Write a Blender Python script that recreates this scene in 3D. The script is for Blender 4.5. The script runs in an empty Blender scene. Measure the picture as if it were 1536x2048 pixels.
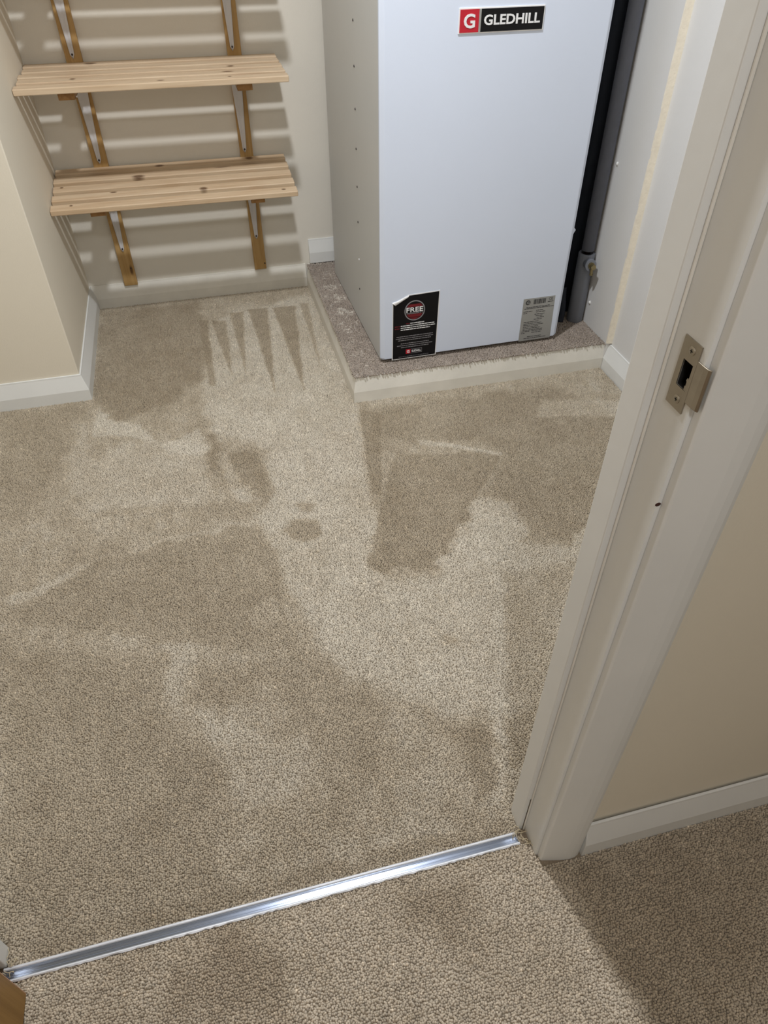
import bpy, bmesh, math, random
import numpy as np
from mathutils import Vector, Matrix

random.seed(4); rng = np.random.default_rng(7)
scn = bpy.context.scene
COL = scn.collection

# ------------------------------------------------------------------ camera, world, light, exposure
cam_d = bpy.data.cameras.new('camera'); cam = bpy.data.objects.new('camera', cam_d); COL.objects.link(cam)
R3 = Matrix(((0.9687639, 0.1686499, -0.1818068), (-0.2479815, 0.6550155, -0.7137646), (-0.0012901, 0.7365541, 0.6763774)))
cam.matrix_world = Matrix.Translation((0, 0, 1.34)) @ R3.to_4x4()
cam_d.sensor_fit = 'VERTICAL'; cam_d.sensor_height = 24; cam_d.sensor_width = 18
cam_d.lens = 1418.41 / 2048 * 24
cam_d.clip_start = .02
scn.camera = cam
w = bpy.data.worlds.new('world'); scn.world = w; w.use_nodes = True
w.node_tree.nodes['Background'].inputs[0].default_value = (.8, .86, 1, 1)
w.node_tree.nodes['Background'].inputs[1].default_value = .05

def area(name, loc, size, power, color, rot=(0, 0, 0), shape='DISK', size_y=None):
    d = bpy.data.lights.new(name, 'AREA'); d.shape = shape; d.size = size; d.energy = power; d.color = color
    if size_y: d.size_y = size_y
    o = bpy.data.objects.new(name, d); COL.objects.link(o); o.location = loc; o.rotation_euler = rot
    return o
LX, LY, CEIL = .16, 1.41, 2.38
area('room_lamp_light', (LX, LY, CEIL - .055), .11, 30, (.945, .975, 1.0))
area('hall_fill_light', (.05, -.55, CEIL - .06), .30, 10.5, (.98, .985, 1.0))  # soft fill added on the hall ceiling, source out of view
scn.view_settings.view_transform = 'Standard'; scn.view_settings.look = 'None'
scn.view_settings.gamma = 1; scn.view_settings.use_curve_mapping = False
scn.view_settings.exposure = 0.0

# ------------------------------------------------------------------ helpers
def lin(c):
    return tuple((x / 255 / 12.92 if x / 255 <= .04045 else ((x / 255 + .055) / 1.055) ** 2.4) for x in c) + (1,)

def mat(name, rgb, rough=.6, metal=0., spec=.5, var=.0, vscale=20., bump=0., bscale=200., stretch=(1, 1, 1), coat=0.):
    m = bpy.data.materials.new(name); m.use_nodes = True
    nt = m.node_tree; b = nt.nodes['Principled BSDF']
    b.inputs['Roughness'].default_value = rough; b.inputs['Metallic'].default_value = metal
    b.inputs['Specular IOR Level'].default_value = spec
    b.inputs['Coat Weight'].default_value = coat
    c = lin(rgb)
    tc = nt.nodes.new('ShaderNodeNewGeometry'); mp = nt.nodes.new('ShaderNodeMapping'); mp.inputs['Scale'].default_value = stretch
    nt.links.new(tc.outputs['Position'], mp.inputs['Vector'])
    n = nt.nodes.new('ShaderNodeTexNoise'); n.inputs['Scale'].default_value = vscale; n.inputs['Detail'].default_value = 4
    nt.links.new(mp.outputs[0], n.inputs['Vector'])
    r = nt.nodes.new('ShaderNodeMapRange'); r.inputs['From Min'].default_value = .3; r.inputs['From Max'].default_value = .7
    r.inputs['To Min'].default_value = 1 - var; r.inputs['To Max'].default_value = 1 + var
    nt.links.new(n.outputs['Fac'], r.inputs['Value'])
    mx = nt.nodes.new('ShaderNodeVectorMath'); mx.operation = 'SCALE'; mx.inputs[0].default_value = c[:3]
    nt.links.new(r.outputs[0], mx.inputs['Scale']); nt.links.new(mx.outputs[0], b.inputs['Base Color'])
    if bump:
        n2 = nt.nodes.new('ShaderNodeTexNoise'); n2.inputs['Scale'].default_value = bscale; n2.inputs['Detail'].default_value = 3
        nt.links.new(mp.outputs[0], n2.inputs['Vector'])
        bp = nt.nodes.new('ShaderNodeBump'); bp.inputs['Strength'].default_value = 1; bp.inputs['Distance'].default_value = bump
        nt.links.new(n2.outputs['Fac'], bp.inputs['Height']); nt.links.new(bp.outputs[0], b.inputs['Normal'])
    return m

def wood(name, ca, cb, knots=(), axis=0, rough=.55, scale=1.):
    """pine: long fibres along the given axis, growth bands and a few knots at places in the room"""
    m = bpy.data.materials.new(name); m.use_nodes = True; nt = m.node_tree; b = nt.nodes['Principled BSDF']
    b.inputs['Roughness'].default_value = rough; b.inputs['Specular IOR Level'].default_value = .3
    g = nt.nodes.new('ShaderNodeNewGeometry')
    def noise(sc, detail, fr):
        mp = nt.nodes.new('ShaderNodeMapping'); mp.inputs['Scale'].default_value = sc
        nt.links.new(g.outputs['Position'], mp.inputs['Vector'])
        n = nt.nodes.new('ShaderNodeTexNoise'); n.inputs['Scale'].default_value = fr * scale; n.inputs['Detail'].default_value = detail
        nt.links.new(mp.outputs[0], n.inputs['Vector']); return n
    sc = [1., 1., 1.]; sc[axis] = .035
    n1 = noise(tuple(sc), 5, 170); sc[axis] = .10; n2 = noise(tuple(sc), 2, 45)
    add = nt.nodes.new('ShaderNodeMath'); add.operation = 'ADD'
    nt.links.new(n1.outputs['Fac'], add.inputs[0]); nt.links.new(n2.outputs['Fac'], add.inputs[1])
    ramp = nt.nodes.new('ShaderNodeMapRange'); ramp.inputs['From Min'].default_value = .75; ramp.inputs['From Max'].default_value = 1.25
    nt.links.new(add.outputs[0], ramp.inputs['Value'])
    mix = nt.nodes.new('ShaderNodeMix'); mix.data_type = 'RGBA'
    mix.inputs[6].default_value = lin(ca); mix.inputs[7].default_value = lin(cb)
    nt.links.new(ramp.outputs[0], mix.inputs[0]); last = mix.outputs[2]
    for (kx, ky, kz, rx, ry) in knots:
        s = nt.nodes.new('ShaderNodeVectorMath'); s.operation = 'SUBTRACT'; s.inputs[1].default_value = (kx, ky, kz)
        nt.links.new(g.outputs['Position'], s.inputs[0])
        q = nt.nodes.new('ShaderNodeVectorMath'); q.operation = 'MULTIPLY'; q.inputs[1].default_value = (1 / rx, 1 / ry, 1 / .02)
        nt.links.new(s.outputs[0], q.inputs[0])
        l = nt.nodes.new('ShaderNodeVectorMath'); l.operation = 'LENGTH'; nt.links.new(q.outputs[0], l.inputs[0])
        mr = nt.nodes.new('ShaderNodeMapRange'); mr.inputs['From Min'].default_value = .55; mr.inputs['From Max'].default_value = 1.25
        mr.inputs['To Min'].default_value = .85; mr.inputs['To Max'].default_value = 0
        nt.links.new(l.outputs['Value'], mr.inputs['Value'])
        m2 = nt.nodes.new('ShaderNodeMix'); m2.data_type = 'RGBA'; m2.inputs[7].default_value = lin((92, 60, 34))
        nt.links.new(mr.outputs[0], m2.inputs[0]); nt.links.new(last, m2.inputs[6]); last = m2.outputs[2]
    nt.links.new(last, b.inputs['Base Color'])
    bp = nt.nodes.new('ShaderNodeBump'); bp.inputs['Strength'].default_value = .6; bp.inputs['Distance'].default_value = .0004
    nt.links.new(n1.outputs['Fac'], bp.inputs['Height']); nt.links.new(bp.outputs[0], b.inputs['Normal'])
    return m

def ob(name, bm, m, parent=None, smooth=False, bevel=0., seg=2):
    me = bpy.data.meshes.new(name)
    if isinstance(bm, bmesh.types.BMesh):
        bmesh.ops.recalc_face_normals(bm, faces=bm.faces)
        bm.to_mesh(me); bm.free()
    else: me = bm
    o = bpy.data.objects.new(name, me); COL.objects.link(o)
    if m and not me.materials: me.materials.append(m)
    if parent: o.parent = parent
    if smooth: me.polygons.foreach_set('use_smooth', [True] * len(me.polygons))
    if bevel:
        md = o.modifiers.new('bevel', 'BEVEL'); md.width = bevel; md.segments = seg; md.limit_method = 'ANGLE'
    return o

def tag(o, label=None, cat=None, group=None, kind=None):
    if label: o['label'] = label
    if cat: o['category'] = cat
    if group: o['group'] = group
    if kind: o['kind'] = kind
    return o

def empty(name, loc, label, cat, group=None, rz=0., rx=0.):
    o = bpy.data.objects.new(name, None); COL.objects.link(o); o.location = loc; o.rotation_euler = (rx, 0, rz)
    o.empty_display_size = .05
    return tag(o, label, cat, group)

def box(bm, x0, x1, y0, y1, z0, z1):
    vs = [bm.verts.new((x, y, z)) for x in (x0, x1) for y in (y0, y1) for z in (z0, z1)]
    for f in ((0, 1, 3, 2), (4, 6, 7, 5), (0, 4, 5, 1), (2, 3, 7, 6), (0, 2, 6, 4), (1, 5, 7, 3)):
        bm.faces.new([vs[i] for i in f])
    return bm

def boxes(*bs):
    bm = bmesh.new()
    for b in bs: box(bm, *b)
    return bm

def prism(bm, pts, z0, z1, axis='z'):
    """closed outline extruded; axis z: pts are (x,y); y: pts are (x,z); x: pts are (y,z)"""
    def P(p, h):
        return {'z': (p[0], p[1], h), 'y': (p[0], h, p[1]), 'x': (h, p[0], p[1])}[axis]
    a = [bm.verts.new(P(p, z0)) for p in pts]; b = [bm.verts.new(P(p, z1)) for p in pts]
    n = len(pts)
    bm.faces.new(a); bm.faces.new(b[::-1])
    for i in range(n): bm.faces.new((a[i], b[i], b[(i + 1) % n], a[(i + 1) % n]))
    return bm

def tube(bm, path, r, n=20, cap=True):
    """round tube along a path; r scalar or list"""
    rs = r if isinstance(r, (list, tuple)) else [r] * len(path)
    path = [Vector(p) for p in path]; rings = []
    up = None
    for i, p in enumerate(path):
        t = (path[min(i + 1, len(path) - 1)] - path[max(i - 1, 0)])
        t = t.normalized() if t.length > 1e-9 else Vector((0, 0, 1))
        if up is None: up = t.orthogonal().normalized()
        up = (up - t * up.dot(t)).normalized(); s = t.cross(up)
        rings.append([bm.verts.new(p + (up * math.cos(a) + s * math.sin(a)) * rs[i]) for a in [2 * math.pi * k / n for k in range(n)]])
    for a, b in zip(rings, rings[1:]):
        for k in range(n): bm.faces.new((a[k], a[(k + 1) % n], b[(k + 1) % n], b[k]))
    if cap: bm.faces.new(rings[0]); bm.faces.new(rings[-1][::-1])
    return bm

def sweep(path, prof, i0, i1):
    """skirting: horizontal polyline (wall on its left), profile (inset, z); returns the piece i0..i1, mitred"""
    bm = bmesh.new(); pv = [Vector(p) for p in path]; rings = []
    for i in range(i0, i1 + 1):
        ds = []
        if i > 0: ds.append((pv[i] - pv[i - 1]).normalized())
        if i < len(pv) - 1: ds.append((pv[i + 1] - pv[i]).normalized())
        ns = [Vector((-d.y, d.x)) for d in ds]
        if len(ns) == 1: m = ns[0]
        else:
            s = ns[0] + ns[1]; m = s / (s.dot(ns[0]))
        rings.append([bm.verts.new((pv[i].x + m.x * o, pv[i].y + m.y * o, z)) for o, z in prof])
    n = len(prof)
    for a, b in zip(rings, rings[1:]):
        for k in range(n): bm.faces.new((a[k], b[k], b[(k + 1) % n], a[(k + 1) % n]))
    bm.faces.new(rings[0]); bm.faces.new(rings[-1][::-1])
    return bm

def text_mesh(s, size, offset=.0, extrude=0.0004, width=None, spacing=1.):
    cu = bpy.data.curves.new('t', 'FONT'); cu.body = s; cu.size = size; cu.offset = offset; cu.extrude = extrude
    cu.space_character = spacing; cu.align_x = 'LEFT'; cu.resolution_u = 3
    o = bpy.data.objects.new('t', cu); COL.objects.link(o)
    bpy.context.view_layer.update()
    me = bpy.data.meshes.new_from_object(o.evaluated_get(bpy.context.evaluated_depsgraph_get()))
    bpy.data.objects.remove(o)
    co = np.empty(len(me.vertices) * 3); me.vertices.foreach_get('co', co); co = co.reshape(-1, 3)
    co[:, 0] -= co[:, 0].min(); co[:, 1] -= co[:, 1].min()
    if width: co[:, 0] *= width / co[:, 0].max()
    return me, co

def front_text(name, s, x0, x1, z0, z1, y, m, parent, offset=.0, th=.0008):
    """upright lettering filling x0..x1, z0..z1 on a plane that faces -y (in the parent's space)"""
    me, co = text_mesh(s, 1., offset=offset)
    c2 = np.empty_like(co); c2[:, 0] = x0 + co[:, 0] / co[:, 0].max() * (x1 - x0)
    c2[:, 2] = z0 + co[:, 1] / co[:, 1].max() * (z1 - z0)
    c2[:, 1] = y - (co[:, 2] - co[:, 2].min()) / max(1e-9, np.ptp(co[:, 2])) * th
    me.vertices.foreach_set('co', c2.ravel()); me.update(); me.materials.clear()
    return ob(name, me, m, parent)

# ------------------------------------------------------------------ materials
M_wall = mat('magnolia_paint', (232, 224, 208), .75, spec=.25, var=.012, vscale=3, bump=.0003, bscale=260)
M_wallw = mat('cool_white_paint', (225, 224, 223), .72, spec=.25, var=.012, vscale=3, bump=.0003, bscale=260)
M_wallb = mat('pale_magnolia_paint', (231, 226, 216), .75, spec=.25, var=.012, vscale=3, bump=.0003, bscale=260)
M_trim = mat('white_gloss', (232, 233, 232), .38, spec=.5, var=.02, vscale=9, bump=.0002, bscale=60)
M_trimd = mat('scuffed_white_gloss', (234, 231, 223), .42, spec=.5, var=.05, vscale=14, bump=.0003, bscale=70)
M_ceil = mat('ceiling_paint', (235, 233, 228), .9, spec=.2, var=.01, vscale=5)
M_base = mat('carpet_backing', (146, 132, 114), .95, spec=.1, var=.15, vscale=220, bump=.002, bscale=260)
M_case = mat('white_coated_steel', (206, 208, 208), .45, spec=.45, var=.01, vscale=6, bump=.00012, bscale=700)
M_panel = mat('pale_blue_white_steel', (219, 228, 246), .40, spec=.45, var=.008, vscale=5, bump=.0001, bscale=900)
M_black = mat('black_print', (9, 8, 12), .55, spec=.25)
M_red = mat('red_print', (190, 22, 44), .32)
M_dred = mat('dark_red_print', (110, 18, 30), .4)
M_white = mat('white_print', (236, 236, 238), .4)
M_grey = mat('grey_print', (140, 138, 142), .4)
M_silver = mat('silver_label', (168, 169, 168), .38, metal=.35, var=.02, vscale=30)
M_lead = mat('dark_grey_print', (62, 62, 64), .5)
M_pipe = mat('grey_foam_insulation', (118, 121, 132), .8, spec=.25, var=.06, vscale=25, bump=.0006, bscale=160)
M_pipe2 = mat('grey_plastic_fitting', (124, 128, 138), .55, spec=.4, var=.04, vscale=25)
M_hose = mat('black_foam_insulation', (46, 50, 60), .75, spec=.3, var=.1, vscale=30, bump=.0006, bscale=120)
M_brass = mat('brass', (150, 138, 104), .45, metal=.85, var=.08, vscale=90)
M_alu = mat('brushed_aluminium', (150, 159, 178), .19, metal=1., var=.10, vscale=60, bump=.0001, bscale=500, stretch=(.02, 1, 1))
M_steel = mat('nickel_plate', (168, 160, 146), .33, metal=.8, var=.05, vscale=60, bump=.0001, bscale=300)
M_brk = mat('white_enamelled_steel', (214, 212, 214), .42, spec=.5, var=.02, vscale=40)
M_dark = mat('dark_recess', (10, 10, 10), .9)
M_screw = mat('dark_steel', (70, 66, 66), .4, metal=.7)
M_plast = mat('bare_plaster_cream', (246, 238, 222), .8, spec=.2, var=.04, vscale=60, bump=.001, bscale=160)
M_seal = mat('white_sealant', (236, 236, 236), .5)
S1K = [(-.262, 2.852, .851, .020, .012), (-.306, 2.655, .842, .010, .009), (-.045, 2.585, .839, .012, .007), (.165, 2.655, .842, .020, .007), (.165, 2.59, .840, .007, .006), (.18, 2.725, .846, .012, .010)]
S2K = [(.215, 2.86, .530, .014, .012), (-.185, 2.775, .520, .022, .012), (-.27, 2.665, .507, .012, .006), (.03, 2.640, .504, .014, .012), (.30, 2.585, .497, .008, .006), (-.405, 2.59, .498, .006, .006), (-.44, 2.73, .515, .006, .006), (.11, 2.800, .522, .030, .003), (-.11, 2.85, .528, .016, .01)]
M_pine1 = wood('pine_upper_shelf', (203, 177, 147), (219, 197, 169), S1K, rough=.42)
M_pine2 = wood('pine_lower_shelf', (203, 174, 141), (220, 197, 168), S2K, rough=.42)
M_batten = wood('varnished_batten_pine', (172, 136, 84), (192, 158, 106), ((-.2965, 2.874, .150, .006, .02),), axis=2)
M_cleat = wood('cleat_pine', (140, 102, 60), (168, 128, 80), (), axis=1)
M_oak = wood('oak_door_veneer', (138, 104, 56), (156, 120, 68), (), axis=2)
M_lamp = bpy.data.materials.new('lamp_diffuser'); M_lamp.use_nodes = True
_b = M_lamp.node_tree.nodes['Principled BSDF']; _b.inputs['Emission Color'].default_value = (1, .96, .9, 1); _b.inputs['Emission Strength'].default_value = 6

# ------------------------------------------------------------------ setting: floor, walls, ceiling
def struct(name, bm, m, **k): return tag(ob(name, bm, m, **k), kind='structure')
SK = [(0, -.01), (0, .043), (.0130, .0905), (.0135, .0955), (.0185, .0955), (.0185, -.01)]
YB, XA, YL = 2.8925, -.472, 2.216            # back wall, side of the alcove, left wall
struct('floor', boxes((-1.6, 2.4, -1.5, 3.0, -.08, 0)), M_base)
struct('ceiling', boxes((-1.6, 2.4, -1.5, 3.0, CEIL, CEIL + .1)), M_ceil)
struct('wall_left', boxes((-1.6, XA, YL, YB, 0, CEIL)), M_wall, bevel=.003)
struct('wall_back', boxes((-1.6, 1.5, YB, YB + .1, 0, CEIL)), M_wallb)
bm = boxes((1.299, 1.45, 1.957, YB, 0, CEIL), (1.318, 1.45, .535, 1.957, 0, CEIL))
struct('wall_right', bm, M_wallw)
struct('wall_far_left', boxes((-1.5, -1.4, .535, YL, 0, CEIL)), M_wall)
# wall with the doorway
JL, JR = -.527, .397                          # faces of the door lining
bm = boxes((JR + .03, 1.318, .446, .535, 0, CEIL), (1.318, 2.3, .446, .535, 0, CEIL), (-1.5, JL - .03, .446, .535, 0, CEIL), (JL - .03, JR + .03, .446, .535, 2.02, CEIL))
struct('wall_front', bm, M_wall)
struct('wall_hall', boxes((-1.5, 2.3, -1.4, -1.3, 0, CEIL), (2.2, 2.3, -1.3, .446, 0, CEIL), (-1.5, -1.4, -1.3, .446, 0, CEIL)), M_wall)
# strip of bare rough plaster down the step in the right wall
bm = bmesh.new(); N = 60
ring = []
for i in range(N + 1):
    z = .1 + (CEIL - .1) * i / N
    a = random.uniform(-.0008, .0008); b = random.uniform(-.0015, .0015)
    ring.append([bm.verts.new(p) for p in ((1.2985 + a, 1.960, z), (1.2985 + a, 1.9545, z), (1.312 + b, 1.9520, z), (1.3195 + b, 1.950, z), (1.3195, 1.960, z))])
for p, q in zip(ring, ring[1:]):
    for k in range(4): bm.faces.new((p[k], q[k], q[k + 1], p[k + 1]))
struct('trim_1', bm, M_plast)

ROOM = [(-1.38, 2.1976), (-.4535, 2.1976), (-.4535, 2.874), (.397, 2.874), (.397, 1.957), (1.2995, 1.957), (1.2995, .54)]
struct('baseboard_left', sweep(ROOM, SK, 0, 2), M_trim, bevel=.0012)
struct('baseboard_back', sweep(ROOM[:4], SK, 2, 3), M_trimd, bevel=.0012)
struct('baseboard_right', sweep(ROOM, SK, 5, 6), M_trim, bevel=.0012)
SKP = [(o, z + .1) for o, z in SK]
SKP[0] = (0, .1); SKP[-1] = (.0185, .1)
struct('trim_2', sweep([(.4155, 2.874), (1.2985, 2.874)], SKP, 0, 1), M_trim, bevel=.0012)
struct('baseboard_front', sweep([(.4785, .4235), (2.195, .4235)], SK, 0, 1), M_trim, bevel=.0012)

# ------------------------------------------------------------------ carpet pile
SHADE_PATCH = [[-0.75,0.02,[[-0.452,2.852],[-0.057,2.841],[-0.06,2.358],[-0.095,2.211],[-0.2,2.126],[-0.376,2.029],[-0.447,2.181]]],[0.65,0.02,[[-0.088,2.193],[-0.009,2.659],[0.396,2.804],[0.394,1.936],[0.364,1.697],[0.347,1.496],[0.347,1.398],[0.28,1.22],[0.335,1.152],[0.425,1.147],[0.642,1.409],[0.726,1.354],[0.71,1.243],[0.811,1.177],[0.914,1.252],[0.562,0.736],[0.418,0.676],[0.402,0.752],[0.333,0.745],[0.152,0.907],[0.088,1.053],[0.047,1.262],[0.027,1.46],[0.089,1.768],[-0.082,1.92]]],[-1.0,0.006,[[-0.071,2.675],[-0.04,2.667],[-0.043,2.181],[-0.063,2.186]]],[-1.0,0.006,[[-0.025,2.663],[0.033,2.648],[0.017,2.233]]],[-1.0,0.006,[[0.054,2.708],[0.106,2.708],[0.066,2.237]]],[-1.1,0.006,[[0.127,2.72],[0.204,2.718],[0.15,2.083]]],[-1.1,0.006,[[0.225,2.713],[0.317,2.707],[0.248,2.08]]],[-0.7,0.006,[[0.339,2.72],[0.372,2.716],[0.33,2.221]]],[-0.62,0.008,[[0.458,1.66],[0.776,1.578],[0.621,1.392],[0.431,1.166],[0.265,1.215],[0.34,1.379]]],[-0.75,0.006,[[0.403,1.916],[0.469,1.878],[0.371,1.479],[0.347,1.496]]],[-0.5,0.012,[[0.732,1.655],[1.205,1.673],[0.914,1.252],[0.807,1.169],[0.685,1.2],[0.727,1.249],[0.726,1.354],[0.662,1.404],[0.784,1.576]]],[-0.5,0.02,[[0.417,1.921],[1.074,1.893],[1.205,1.673],[0.732,1.655],[0.531,1.694],[0.443,1.757]]],[-0.4,0.012,[[0.469,1.893],[0.625,1.898],[0.506,1.661],[0.469,1.644],[0.424,1.682]]],[-0.35,0.01,[[0.76,1.879],[0.89,1.892],[1.026,1.825],[0.937,1.743],[0.734,1.709]]],[0.6,0.004,[[0.544,1.709],[0.636,1.664],[0.779,1.58],[0.77,1.567],[0.63,1.644],[0.541,1.683]]],[0.45,0.01,[[1.004,1.816],[1.255,1.751],[1.202,1.668],[0.944,1.741]]],[-0.9,0.012,[[0.079,1.409],[0.105,1.429],[0.159,1.419],[0.173,1.381],[0.147,1.352],[0.096,1.371]]],[-0.6,0.012,[[0.124,1.487],[0.146,1.504],[0.176,1.489],[0.166,1.455],[0.132,1.464]]],[-0.4,0.015,[[0.383,0.955],[0.421,0.938],[0.419,0.916],[0.391,0.923]]],[-0.75,0.012,[[-0.116,1.874],[-0.074,1.918],[-0.052,1.805],[0.058,1.763],[0.068,1.557],[0.049,1.518],[-0.007,1.587],[-0.06,1.635],[-0.082,1.712]]],[0.6,0.01,[[-0.076,1.798],[-0.038,1.801],[-0.015,1.647],[0.021,1.58],[0.002,1.54],[-0.05,1.587],[-0.062,1.695]]],[0.45,0.02,[[-0.544,1.831],[-0.497,1.999],[-0.518,2.089],[-0.477,2.05],[-0.438,1.866],[-0.313,1.925],[-0.115,1.901],[-0.104,1.718],[-0.079,1.572],[-0.272,1.589],[-0.42,1.606]]],[0.7,0.008,[[-0.439,2.151],[-0.4,2.064],[-0.282,1.999],[-0.238,1.905],[-0.375,1.968],[-0.448,1.981]]],[0.6,0.012,[[-0.238,1.879],[-0.128,1.932],[-0.086,1.866],[-0.106,1.793],[-0.209,1.832]]],[-0.35,0.03,[[-0.744,2.191],[-0.451,2.166],[-0.497,1.999],[-0.54,1.782],[-0.592,1.619],[-0.667,1.597]]],[-0.42,0.012,[[-0.413,1.426],[0.019,1.451],[0.041,1.263],[0.024,1.101],[-0.078,1.036],[-0.232,1.106],[-0.624,1.267],[-0.528,1.332]]],[0.5,0.008,[[-0.633,1.337],[-0.543,1.37],[-0.394,1.426],[-0.471,1.36],[-0.6,1.306]]],[0.3,0.007,[[-0.4,1.428],[0.022,1.477],[0.021,1.461],[-0.4,1.411]]],[0.4,0.008,[[-0.053,1.16],[0.017,1.183],[0.018,1.102],[-0.026,1.083]]],[0.5,0.02,[[-0.244,1.101],[-0.188,1.087],[-0.176,0.992],[-0.191,0.93],[-0.147,0.868],[0.019,0.778],[0.014,0.69],[-0.098,0.657],[-0.137,0.75],[-0.174,0.863],[-0.248,0.932]]],[-0.3,0.03,[[-0.192,0.996],[-0.104,1.001],[-0.09,0.917],[-0.176,0.913]]],[0.45,0.012,[[0.566,1.11],[0.597,1.103],[0.371,0.517],[0.367,0.558]]],[-0.7,0.015,[[0.332,0.727],[0.385,0.72],[0.41,0.655],[0.365,0.579],[0.322,0.559],[0.329,0.653]]],[-0.55,0.012,[[0.447,0.716],[0.536,0.743],[0.451,0.611],[0.415,0.609]]],[-0.3,0.02,[[0.6,1.102],[0.792,1.106],[0.546,0.74],[0.451,0.727]]],[-0.35,0.03,[[-0.612,1.174],[-0.244,1.079],[-0.249,0.919],[-0.139,0.729],[-0.183,0.515],[-0.524,0.5]]],[-0.35,0.03,[[0.022,1.086],[0.195,0.805],[0.138,0.658],[0.055,0.746],[-0.008,0.883]]],[-0.55,0.012,[[-0.477,0.488],[-0.218,0.495],[0.062,0.494],[0.378,0.496],[0.385,0.513],[0.241,0.526],[0.067,0.518],[-0.217,0.523],[-0.48,0.519]]],[0.45,0.03,[[-0.068,0.464],[0.364,0.462],[0.396,0.422],[0.46,0.165],[0.465,0.13],[-0.066,0.266]]],[-0.65,0.025,[[0.146,0.43],[0.196,0.443],[0.254,0.424],[0.264,0.375],[0.222,0.331],[0.178,0.358],[0.14,0.391]]],[-0.3,0.03,[[0.264,0.375],[0.306,0.341],[0.231,0.307],[0.214,0.333]]],[-0.55,0.03,[[-0.247,0.414],[-0.18,0.449],[-0.073,0.43],[-0.075,0.302],[-0.272,0.353]]],[-0.6,0.015,[[0.094,0.274],[0.126,0.27],[0.121,0.252],[0.09,0.26]]],[0.4,0.012,[[0.393,0.427],[0.416,0.423],[0.472,0.188],[0.415,0.177],[0.391,0.327]]],[-0.3,0.03,[[0.431,0.413],[0.865,0.42],[0.71,0.206],[0.487,0.198],[0.44,0.314]]]]  # tone outlines: pile shading, plus the hall's lit pool and jamb shadow painted in
def smooth(e0, e1, x):
    t = np.clip((x - e0) / (e1 - e0), 0, 1); return t * t * (3 - 2 * t)
def vnoise(x, y, f, seed):
    r = np.random.default_rng(seed).random((64, 64))
    u = x * f + 40.3; v = y * f + 40.7
    i = np.floor(u).astype(int); j = np.floor(v).astype(int); a = u - i; b = v - j
    a = a * a * (3 - 2 * a); b = b * b * (3 - 2 * b); i %= 64; j %= 64; i2 = (i + 1) % 64; j2 = (j + 1) % 64
    return (r[i, j] * (1 - a) * (1 - b) + r[i2, j] * a * (1 - b) + r[i, j2] * (1 - a) * b + r[i2, j2] * a * b) * 2 - 1
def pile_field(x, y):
    """brushed-pile shading, hall light and jamb shadow painted into the tone: + bright, - dark"""
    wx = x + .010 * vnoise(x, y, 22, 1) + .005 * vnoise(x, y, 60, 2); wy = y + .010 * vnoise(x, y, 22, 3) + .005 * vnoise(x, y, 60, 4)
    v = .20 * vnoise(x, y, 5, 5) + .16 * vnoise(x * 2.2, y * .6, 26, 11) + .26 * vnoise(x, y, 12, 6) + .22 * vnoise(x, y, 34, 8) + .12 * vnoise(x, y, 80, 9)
    for amt, soft, pl in SHADE_PATCH:
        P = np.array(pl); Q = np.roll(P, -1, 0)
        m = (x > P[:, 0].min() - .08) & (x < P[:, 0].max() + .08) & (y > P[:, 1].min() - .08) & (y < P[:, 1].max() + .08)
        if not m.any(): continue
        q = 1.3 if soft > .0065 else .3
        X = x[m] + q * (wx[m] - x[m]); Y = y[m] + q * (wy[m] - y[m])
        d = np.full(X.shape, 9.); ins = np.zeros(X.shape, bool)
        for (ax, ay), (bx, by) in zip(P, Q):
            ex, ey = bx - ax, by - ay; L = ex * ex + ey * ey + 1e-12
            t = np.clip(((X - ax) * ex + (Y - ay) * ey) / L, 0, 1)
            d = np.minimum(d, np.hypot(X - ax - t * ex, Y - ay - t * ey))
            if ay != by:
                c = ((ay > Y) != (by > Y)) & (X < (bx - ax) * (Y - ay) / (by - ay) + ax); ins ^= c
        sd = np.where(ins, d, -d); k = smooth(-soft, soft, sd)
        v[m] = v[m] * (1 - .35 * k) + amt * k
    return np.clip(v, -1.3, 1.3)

def tuft_mesh():
    bm = bmesh.new()
    prof = [(0.85, 0.0), (1.06, .35), (.92, .72), (.5, .97)]
    rings = [[bm.verts.new((r * math.cos(2 * math.pi * k / 6 + i * .3), r * math.sin(2 * math.pi * k / 6 + i * .3), z)) for k in range(6)] for i, (r, z) in enumerate(prof)]
    for a, b in zip(rings, rings[1:]):
        for k in range(6): bm.faces.new((a[k], a[(k + 1) % 6], b[(k + 1) % 6], b[k]))
    t = bm.verts.new((0, 0, 1.05))
    for k in range(6): bm.faces.new((rings[-1][k], rings[-1][(k + 1) % 6], t))
    me = bpy.data.meshes.new('tuft'); bmesh.ops.recalc_face_normals(bm, faces=bm.faces); bm.to_mesh(me); bm.free()
    me.polygons.foreach_set('use_smooth', [True] * len(me.polygons)); return me

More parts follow.
